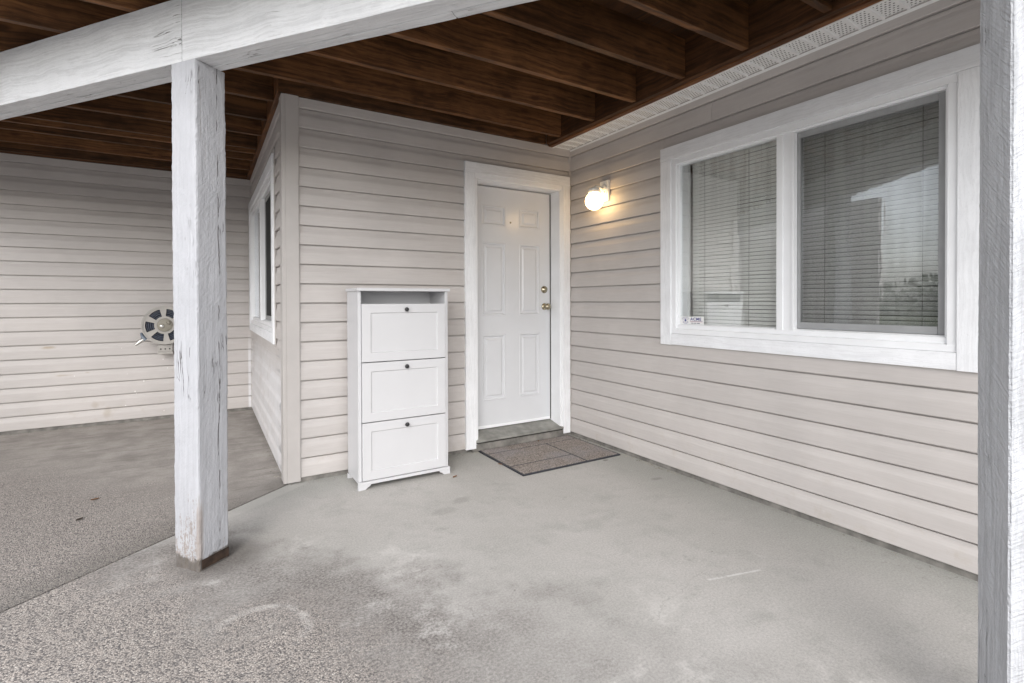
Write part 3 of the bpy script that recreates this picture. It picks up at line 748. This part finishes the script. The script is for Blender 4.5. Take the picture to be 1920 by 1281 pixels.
# outer rim along the deck edge
pa, pb = P0-E1*.44-E2*4.4, P0-E1*.44+E2*4.9
def slant(a, b, w_, z0, z1, name, mat, par, off=(0, 0, 0)):
    d = (b-a).normalized(); nrm = Vector((-d.y, d.x, 0))*w_
    q = [a, b, b+nrm, a+nrm]; mb = MB()
    mb.add([(p.x-off[0], p.y-off[1], z0-off[2]) for p in q]+[(p.x-off[0], p.y-off[1], z1-off[2]) for p in q],
           [(3, 2, 1, 0), (4, 5, 6, 7), (0, 1, 5, 4), (1, 2, 6, 5), (2, 3, 7, 6), (3, 0, 4, 7)])
    return mb.build(name, mat, par, .002)
slant(pa, pb, .038, 2.50, 2.80, 'rim_board', M['beam_paint'], dk, (0, 0, JZ0))
# plywood underside panels cut to the slanted edge: 1.2 m strips
yb = -4.8
while yb < D:
    ye = min(yb+1.2, D+.05)
    xa = min(beam_x(ye), beam_x(yb))-OV-.02; xb = max(beam_x(ye), beam_x(yb))-OV-.02
    xr = -.20 if yb < -.05 else XC
    if yb < -.05 and ye > 0: ye = 0.
    a0, a1 = beam_x(yb+.003)-OV, beam_x(ye-.003)-OV
    n = 0; xe = xr
    while xe > min(a0, a1)+.01:
        xs_ = xe-2.44
        p = [(max(xs_, a0), yb+.003), (xe-.004, yb+.003), (xe-.004, ye-.003), (max(xs_, a1), ye-.003)]
        if p[0][0] < xe-.01 or p[3][0] < xe-.01:
            p[0] = (min(p[0][0], xe-.005), p[0][1]); p[3] = (min(p[3][0], xe-.005), p[3][1])
            mb = MB(); mb.add([(x, y, JZ1+.001-JZ0) for x, y in p]+[(x, y, JZ1+.019-JZ0) for x, y in p],
                              [(3, 2, 1, 0), (4, 5, 6, 7), (0, 1, 5, 4), (1, 2, 6, 5), (2, 3, 7, 6), (3, 0, 4, 7)])
            mb.build('underside_panel', M['ply'], dk)
        xe = xs_
    yb = ye
dq = [(beam_x(-4.8)-OV-.05, -4.8), (.3, -4.8), (6, -4.8), (6, 8), (-7.5, 8), (beam_x(D)-OV-.05, D)]
MB().add([(x, y, .26) for x, y in dq]+[(x, y, .30) for x, y in dq], [tuple(range(6))[::-1], tuple(range(6, 12))]+[(i, (i+1) % 6, 6+(i+1) % 6, 6+i) for i in range(6)]).build('deck_covering', M['roof'], dk)
# vented soffit strip over the window wall
sf = thing('vented_soffit', 'narrow white perforated soffit strip above the window wall', 'soffit', (0, 0, 2.50))
pm = MB(); pr = [(0, 0), (.004, -.007), (.014, -.007), (.018, 0), (.1, 0)]
for i in range(4):
    (y0, h0), (y1, h1) = pr[i], pr[i+1]
    pm.add([(-.192, -y0, h0), (-.002, -y0, h0), (-.002, -y1, h1), (-.192, -y1, h1)], [(0, 1, 2, 3)])
pme = pm.mesh('soffit_panel', M['soffit'])
for j in range(44): link('soffit_panel', pme, sf, (0, -.1*j, .011))
MB().box(-.203, -.188, -4.4, 0, -.004, .0025).box(-.203, -.1995, -4.4, 0, .0036, .03).build('soffit_channel', M['soffit_edge'], sf, .001)
MB().box(-.016, -.0165+.002, -4.4, 0, -.012, .003).build('soffit_channel', M['soffit_edge'], sf)

# ------------------------------------------------------------------ beam and posts
bt = thing('deck_beam', 'white painted built up beam carrying the deck joists across the top left', 'beam', (P0.x, P0.y, 2.235), R(90)+A38)
BH = JZ0-2.235-.003                      # local +X runs along E2, local +Y = -E1 (outwards)
def ply(x0, x1, y0, y1, nm, zoff=0):
    mb = MB(); n = int((x1-x0)/.05); mm = 6
    ny = 2
    # front and back faces finely divided so that the edges wander
    def wob(x, k): return .0016*mnoise.noise(Vector((x*4, k*7.1, 3)))+.0009*mnoise.noise(Vector((x*19, k*3.3, 1)))
    for i in range(n+1):
        x = x0+(x1-x0)*i/n
        mb.v += [(x, y0+wob(x, 1), wob(x, 2)+zoff), (x, y1+wob(x, 3), wob(x, 4)+zoff), (x, y1+wob(x, 5), BH), (x, y0+wob(x, 6), BH)]
    for i in range(n):
        for q in range(4): mb.f.append((i*4+q, i*4+(q+1) % 4, (i+1)*4+(q+1) % 4, (i+1)*4+q))
    mb.f += [(3, 2, 1, 0), tuple(n*4+q for q in range(4))]
    return mb.build(nm, M['beam_paint'], bt, .003)
ply(-4.3, .0785, -.040, 0, 'beam_board'); ply(.0815, 5.1, -.0405, -.0005, 'beam_board')
ply(-4.3, 1.9, -.0835, -.0425, 'beam_board', .002); ply(1.903, 5.1, -.0835, -.0425, 'beam_board', .002)
ply(-4.3, -1.2, -.130, -.0855, 'beam_board'); ply(-1.197, 5.1, -.130, -.0855, 'beam_board')

def post(name, label, corner, sx, sy, h, mat, res, amp, wane=0):
    """local X = E1, local Y = E2; grown as a finely divided, roughened timber"""
    t = thing(name, label, 'post', corner, A38, 'white painted timber deck posts')
    mb = MB(); w_ = .152
    per = []; n = max(3, int(w_/res))
    for i in range(n): per.append((i/n, 0))
    for i in range(n): per.append((1, i/n))
    for i in range(n): per.append((1-i/n, 1))
    for i in range(n): per.append((0, 1-i/n))
    nz = int(h/(res*1.6)); K = len(per)
    for j in range(nz+1):
        z = h*j/nz
        for (a, b) in per:
            x, y = a*w_, b*w_
            # eased edges
            ca = min(a, 1-a)*w_; cb = min(b, 1-b)*w_
            nx = (-1 if a == 0 else 1 if a == 1 else 0); ny = (-1 if b == 0 else 1 if b == 1 else 0)
            L_ = math.hypot(nx, ny)
            gx = x*sx; gy = y*sy
            p = Vector((gx*60, gy*60, z*5)); q = Vector((gx*25, gy*25, z*28))
            d = amp*(mnoise.noise(p)*.6+mnoise.noise(q)*.55+.5*mnoise.noise(Vector((gx*140, gy*140, z*110))))
            if L_ > 1.2: d += -.004+amp*1.2*mnoise.noise(Vector((gx*30+9, gy*30, z*14)))+amp*1.2*mnoise.noise(Vector((gx*30+9, gy*30, z*60)))
            d += .003*mnoise.noise(Vector((gx*8, gy*8, z*1.5)))
            if wane and z < .1: d -= wane*(1-z/.1)*(.4+.6*abs(mnoise.noise(Vector((gx*20, gy*20, z*20)))))
            mb.v.append(((x+d*nx/L_)*sx, (y+d*ny/L_)*sy, z))
    for j in range(nz):
        for i in range(K): mb.f.append((j*K+i, j*K+(i+1) % K, (j+1)*K+(i+1) % K, (j+1)*K+i))
    mb.f += [tuple(range(K)), tuple(range(nz*K, (nz+1)*K))]
    mb.build('timber', mat, t)
    return t
pt = post('deck_post', 'weathered white timber post with peeling paint and rotted foot, standing left of the cabinet', (P0.x, P0.y, 0), 1, 1, 2.2345, M['post_paint'], .0085, .0016, .006)
MB().box(.012, .146, -.0035, -.0005, .008, .05).build('base_plate', plain('rusty_bracket', (.036, .021, .014), .85, .1, var=.7, vs=22, bump=.6, bs=70), pt, .001)
# near right post: where its sight line meets the beam line
dr_ = Vector((1.357, .335)); nrm2 = Vector((-E1.x, -E1.y)); 
tt = ((Vector((P0.x, P0.y))-Vector((CAM.x, CAM.y))).dot(nrm2))/(dr_.dot(nrm2))
pc = Vector((CAM.x, CAM.y))+dr_*tt
post('deck_post', 'rough sawn white timber post close by at the right edge, in front of the window', (pc.x, pc.y, 0), 1, -1, 2.2345, M['post_paint_near'], .0045, .0013)

# ------------------------------------------------------------------ shoe cabinet
cb = thing('shoe_cabinet', 'white cabinet with three flap fronts and black knobs against the siding', 'cabinet', (-1.9463, -.3592, 0))
CW, CD, CH = .61, .288, 1.268
MB().box(-.010, CW+.010, -.012, CD, CH-.020, CH).build('top_board', M['cabinet'], cb, .003)
MB().box(0, .020, .012, CD-.002, .0455, CH-.0205).build('side_panel', M['cabinet'], cb, .0015)
MB().box(CW-.020, CW, .012, CD-.002, .0455, CH-.0205).build('side_panel', M['cabinet'], cb, .0015)
MB().box(.0205, CW-.0205, CD-.010, CD-.003, .05, CH-.021).build('back_panel', M['cabinet'], cb)
MB().box(.0205, CW-.0205, .03, CD-.011, 1.150, 1.166).build('shelf', M['cabinet'], cb, .001)
for (z0, z1) in ((.800, 1.166), (.420, .794), (.0525, .414)):
    f_ = MB(); a, b, yf, yb_ = .0225, CW-.0225, .0, .017
    fl_ = .056
    # frame of stiles and rails round a sunk field
    rings = [(0, yf), (fl_, yf), (fl_+.004, yf+.007)]
    vs_ = []
    for (ins, yv) in rings: vs_ += [(a+ins, yv, z0+ins), (b-ins, yv, z0+ins), (b-ins, yv, z1-ins), (a+ins, yv, z1-ins)]
    vs_ += [(a, yb_, z0), (b, yb_, z0), (b, yb_, z1), (a, yb_, z1)]
    fs = [(4*r+q, 4*r+(q+1) % 4, 4*r+4+(q+1) % 4, 4*r+4+q) for r in range(2) for q in range(4)]+[(8, 9, 10, 11), (15, 14, 13, 12)]
    fs += [(q, 12+q, 12+(q+1) % 4, (q+1) % 4) for q in range(4)]
    f_.add(vs_, fs); fo = f_.build('flap_front', M['cabinet'], cb, .0012)
    MB().lathe([(.006, -.024), (.012, -.022), (.0145, -.016), (.013, -.010), (.006, -.007), (.006, 0)], 20, 'y', (CW/2+.005, yf, z1-.036)).build('knob', M['black'], fo, 0, True)
MB().box(.0, CW, .010, CD-.003, .034, .045).box(-.006, CW+.006, -.008, .0095, .030, .0485).build('plinth_rail', M['cabinet'], cb, .0015)
for (xa, s) in ((-.006, 1), (CW+.006, -1)):
    for (ya, yb_) in ((-.008, .018), (CD-.03, CD-.004)):
        q = [(xa, 0), (xa+s*.045, 0), (xa+s*.060, .014), (xa+s*.072, .018), (xa+s*.080, .0298), (xa, .0298)]
        mb = MB(); n = len(q)
        mb.add([(x, ya, z) for x, z in q]+[(x, yb_, z) for x, z in q], [tuple(range(n)), tuple(range(n, 2*n))[::-1]]+[(i, n+i, n+(i+1) % n, (i+1) % n) for i in range(n)])
        mb.build('foot', M['cabinet'], cb, .001)
for (px_, pz_) in ((CD-.10, 1.215), (.07, 1.214)):
    MB().box(CW-.0225, CW-.0203, px_, px_+.004, pz_-.006, pz_+.006).build('cam_fitting', M['tin'], cb)

# ------------------------------------------------------------------ doormat
mt = thing('doormat', 'brown carpet doormat with black rubber lines at the door step', 'doormat', (-.498, -.349, 0))
def bord(v): return v
MX0, MX1, MY0, MY1 = -.442, .442, -.338, .312
MB().box(MX0, MX1, MY0, MY1, .0008, .0090).build('rubber_base', M['rubber'], mt, .002)
e = .017
for (x0, x1, y0, y1) in ((MX0+e, MX1-e, .192+e/2, MY1-e*.7), (MX0+e, .122-e/2, -.145+e/2, .192-e/2), (MX0+e, .122-e/2, MY0+e, -.145-e/2), (.122+e/2, MX1-e, MY0+e, .192-e/2)):
    MB().box(x0, x1, y0, y1, .0070, .0122).build('carpet_piece', M['pile'], mt, .002)

# ------------------------------------------------------------------ lamp
lp = thing('wall_lamp', 'lit white globe lamp on a white square plate beside the door', 'lamp', (0, -.478, 2.056))
MB().box(-.032, -.0145, -.049, .049, -.083, .083).build('mounting_block', M['lamp_white'], lp, .003)
MB().lathe([(.030, -.052), (.040, -.047), (.046, -.036), (.046, -.0325)], 24, 'x', (0, 0, .008)).build('canopy', M['lamp_white'], lp, 0, True)
MB().tube([(-.05, 0, .012), (-.085, 0, .026), (-.115, 0, .028), (-.132, 0, .014), (-.134, 0, -.004)], [.012, .012, .012, .016, .022], 12).build('arm', M['lamp_white'], lp, 0, True)
MB().lathe([(.044, -.016), (.046, -.012), (.046, .010), (.040, .018), (.018, .024)], 28, 'z', (-.134, 0, -.008)).build('fitter', M['lamp_white'], lp, 0, True)
gp = [(.071*math.sin(R(a)), -.071*math.cos(R(a))) for a in range(4, 150, 6)]
MB().lathe(gp, 32, 'z', (-.134, 0, -.088)).build('globe', M['globe'], lp, 0, True)
for s in (-1, 1): MB().lathe([(.003, -.054), (.005, -.052), (.005, -.046)], 8, 'x', (0, s*.026, -.012)).build('screw', M['seal'], lp)

# ------------------------------------------------------------------ hose reel
hr = thing('hose_reel', 'tan plastic hose reel with dark hose on the back wall, half behind the post', 'hose reel', (-3.095, D, .957))
RO = .188
def wheel(y0, y1):
    mb = MB(); n = 72
    def q(r, a, y): return (r*math.cos(a), y, r*math.sin(a))
    def is_open(a):                      # six windows
        return ((math.degrees(a)-5) % 60) < 21 or ((math.degrees(a)-5) % 60) > 39
    rr = [.066, .086, .158, .176, RO]
    for i in range(n):
        a0, a1 = 2*math.pi*i/n, 2*math.pi*(i+1)/n; am = (a0+a1)/2
        for k_ in range(4):
            if k_ == 1 and is_open(am): continue
            r0, r1 = rr[k_], rr[k_+1]
            ya = y0-(.008 if k_ == 3 else 0)
            v = [q(r0, a0, ya), q(r1, a0, ya), q(r1, a1, ya), q(r0, a1, ya), q(r0, a0, y1), q(r1, a0, y1), q(r1, a1, y1), q(r0, a1, y1)]
            mb.add(v, [(0, 1, 2, 3), (7, 6, 5, 4), (0, 4, 5, 1), (1, 5, 6, 2), (2, 6, 7, 3), (3, 7, 4, 0)])
    return mb
wf = wheel(-.235, -.222)
whl = wf.build('reel_flange', M['reel'], hr)
wheel(-.075, -.064).build('reel_flange', M['reel'], hr)
MB().lathe([(.052, -.240), (.064, -.236), (.066, -.20)], 32, 'y').build('hub', M['reel_hub'], whl, 0, True)
MB().lathe([(.010, -.256), (.016, -.252), (.018, -.238)], 16, 'y', (-.024, 0, -.010)).build('crank_boss', M['tin'], whl, 0, True)
MB().lathe([(.012, -.262), (.017, -.250), (.017, -.238)], 16, 'y', (.030, 0, .022)).build('crank_grip', M['reel_hub'], whl, 0, True)
MB().lathe([(.07, -.22), (.07, -.08)], 32, 'y').build('drum', M['reel'], hr)
hb = MB()
for rr_ in (.082, .098, .114, .130, .146, .161):
    for k_ in range(8): hb.torus(rr_+random.uniform(-.002, .002), .0078, -.211+k_*.0165+random.uniform(-.002, .002), 36, 6)
ho = hb.build('hose_coil', M['hose'], hr, 0, True); tag(ho, kind='stuff')
MB().box(-.062, .062, -.20, -.0145, -.285, -.262).box(-.058, .058, -.05, -.0147, -.262, .09).box(-.058, .058, -.205, -.190, -.2618, -.19).build('wall_bracket', M['reel'], hr, .004)
for xx in (-.036, .0, .036):
    MB().lathe([(.007, -.2065), (.007, -.2045)], 10, 'y', (xx, 0, -.235)).build('bracket_hole', M['seal'], hr)
MB().tube([(-.195, -.16, -.075), (-.182, -.17, -.105), (-.170, -.18, -.128), (-.158, -.18, -.142)], [.010, .016, .021, .022], 12).build('nozzle', M['nozzle'], hr, 0, True)
MB().tube([(-.168, -.18, -.132), (-.195, -.185, -.150), (-.225, -.19, -.176), (-.243, -.19, -.190)], [.017, .019, .014, .009], 12).build('nozzle_tip', M['tin'], hr, 0, True)

# ------------------------------------------------------------------ small litter
def leaf_at(x, y, z, rot, s, mat, label):
    mb = MB(); n = 5
    rows = [(-1, .05), (-.5, .42), (.1, .5), (.6, .3), (1, .03)]
    v = []
    for (u, wd_) in rows:
        for k_ in (-1, 0, 1): v.append((u*s, k_*wd_*s, .18*s*abs(k_)+.12*s*u*u+.002))
    f = [(i*3+k_, i*3+k_+1, i*3+k_+4, i*3+k_+3) for i in range(n-1) for k_ in range(2)]
    v2 = [(a, b, c_+.0008) for a, b, c_ in v]
    mb.add(v, f); mb.add(v2, [q[::-1] for q in f])
    o = mb.build('dry_leaf', mat, None, 0); o.location = (x, y, z); o.rotation_euler = (0, 0, rot)
    tag(o, label, 'leaf', 'dry leaf scraps on the ground')
leaf_at(-1.336, -.455, .0, .4, .020, M['dry_leaf'], 'curled brown leaf scrap on bare concrete between cabinet and mat')
leaf_at(-.395, -.072, .010, .9, .016, M['dry_leaf'], 'small brown leaf scrap lying on the mat nearest the step')
leaf_at(-.965, -.42, .010, 2.1, .018, M['dry_leaf'], 'small brown leaf scrap on the left edge of the mat')
leaf_at(-3.33, .33, .0, .3, .020, M['dry_leaf'], 'brown leaf scrap on the left slab, just left of the white post')
leaf_at(-3.35, .02, .0, .9, .020, M['dark_leaf'], 'dark twig like scrap on the left slab, nearer the front')
gr = MB()
def grit(n, p0, p1, spread, smin, smax):
    for i in range(n):
        t = random.random(); x = p0[0]+(p1[0]-p0[0])*t+random.gauss(0, spread); y = p0[1]+(p1[1]-p0[1])*t+random.gauss(0, spread)
        s = random.uniform(smin, smax); v = []
        for k_ in range(5):
            a = k_*1.2566+random.uniform(-.3, .3); v.append((x+s*math.cos(a)*random.uniform(.6, 1.2), y+s*math.sin(a)*random.uniform(.6, 1.2), .0005))
        v.append((x, y, s*random.uniform(.5, 1)))
        gr.add(v, [(k_, (k_+1) % 5, 5) for k_ in range(5)])
grit(170, (-.03, -.05), (-.03, -1.2), .012, .002, .008)
grit(60, (-.03, -1.2), (-.03, -2.6), .01, .001, .005)
grit(60, (-2.3, -.035), (-1.05, -.035), .015, .002, .006)
grit(50, (-2.36, .05), (-2.36, 1.2), .03, .002, .007)
grit(90, (-2.4, D-.03), (-5, D-.03), .015, .002, .008)
grit(40, (-.93, -.05), (-1.0, -.02), .02, .002, .006)
tag(gr.build('grit', M['grit']), kind='stuff')

# ------------------------------------------------------------------ far hedge line, seen only in the panes
hd = MB()
for i in range(9000):
    a = random.uniform(R(-170), R(80)); rr_ = random.uniform(42, 50)
    top = 2.6+1.4*mnoise.noise(Vector((a*9, 0, 0)))+1.1*mnoise.noise(Vector((a*40, 3, 0)))
    z = random.uniform(0, max(.8, top)); s = random.uniform(.25, .6)
    cx_, cy_ = -2.8+rr_*math.sin(a), -1+rr_*math.cos(a)
    n = Vector((random.gauss(0, 1), random.gauss(0, 1), random.gauss(0, 1))).normalized(); u = n.orthogonal().normalized()*s; v_ = n.cross(u)
    c0 = Vector((cx_, cy_, z)); hd.add([c0-u, c0+v_*.6, c0+u, c0-v_*.6], [(0, 1, 2, 3)])
tag(hd.build('far_hedge', M['leaf']), kind='stuff')
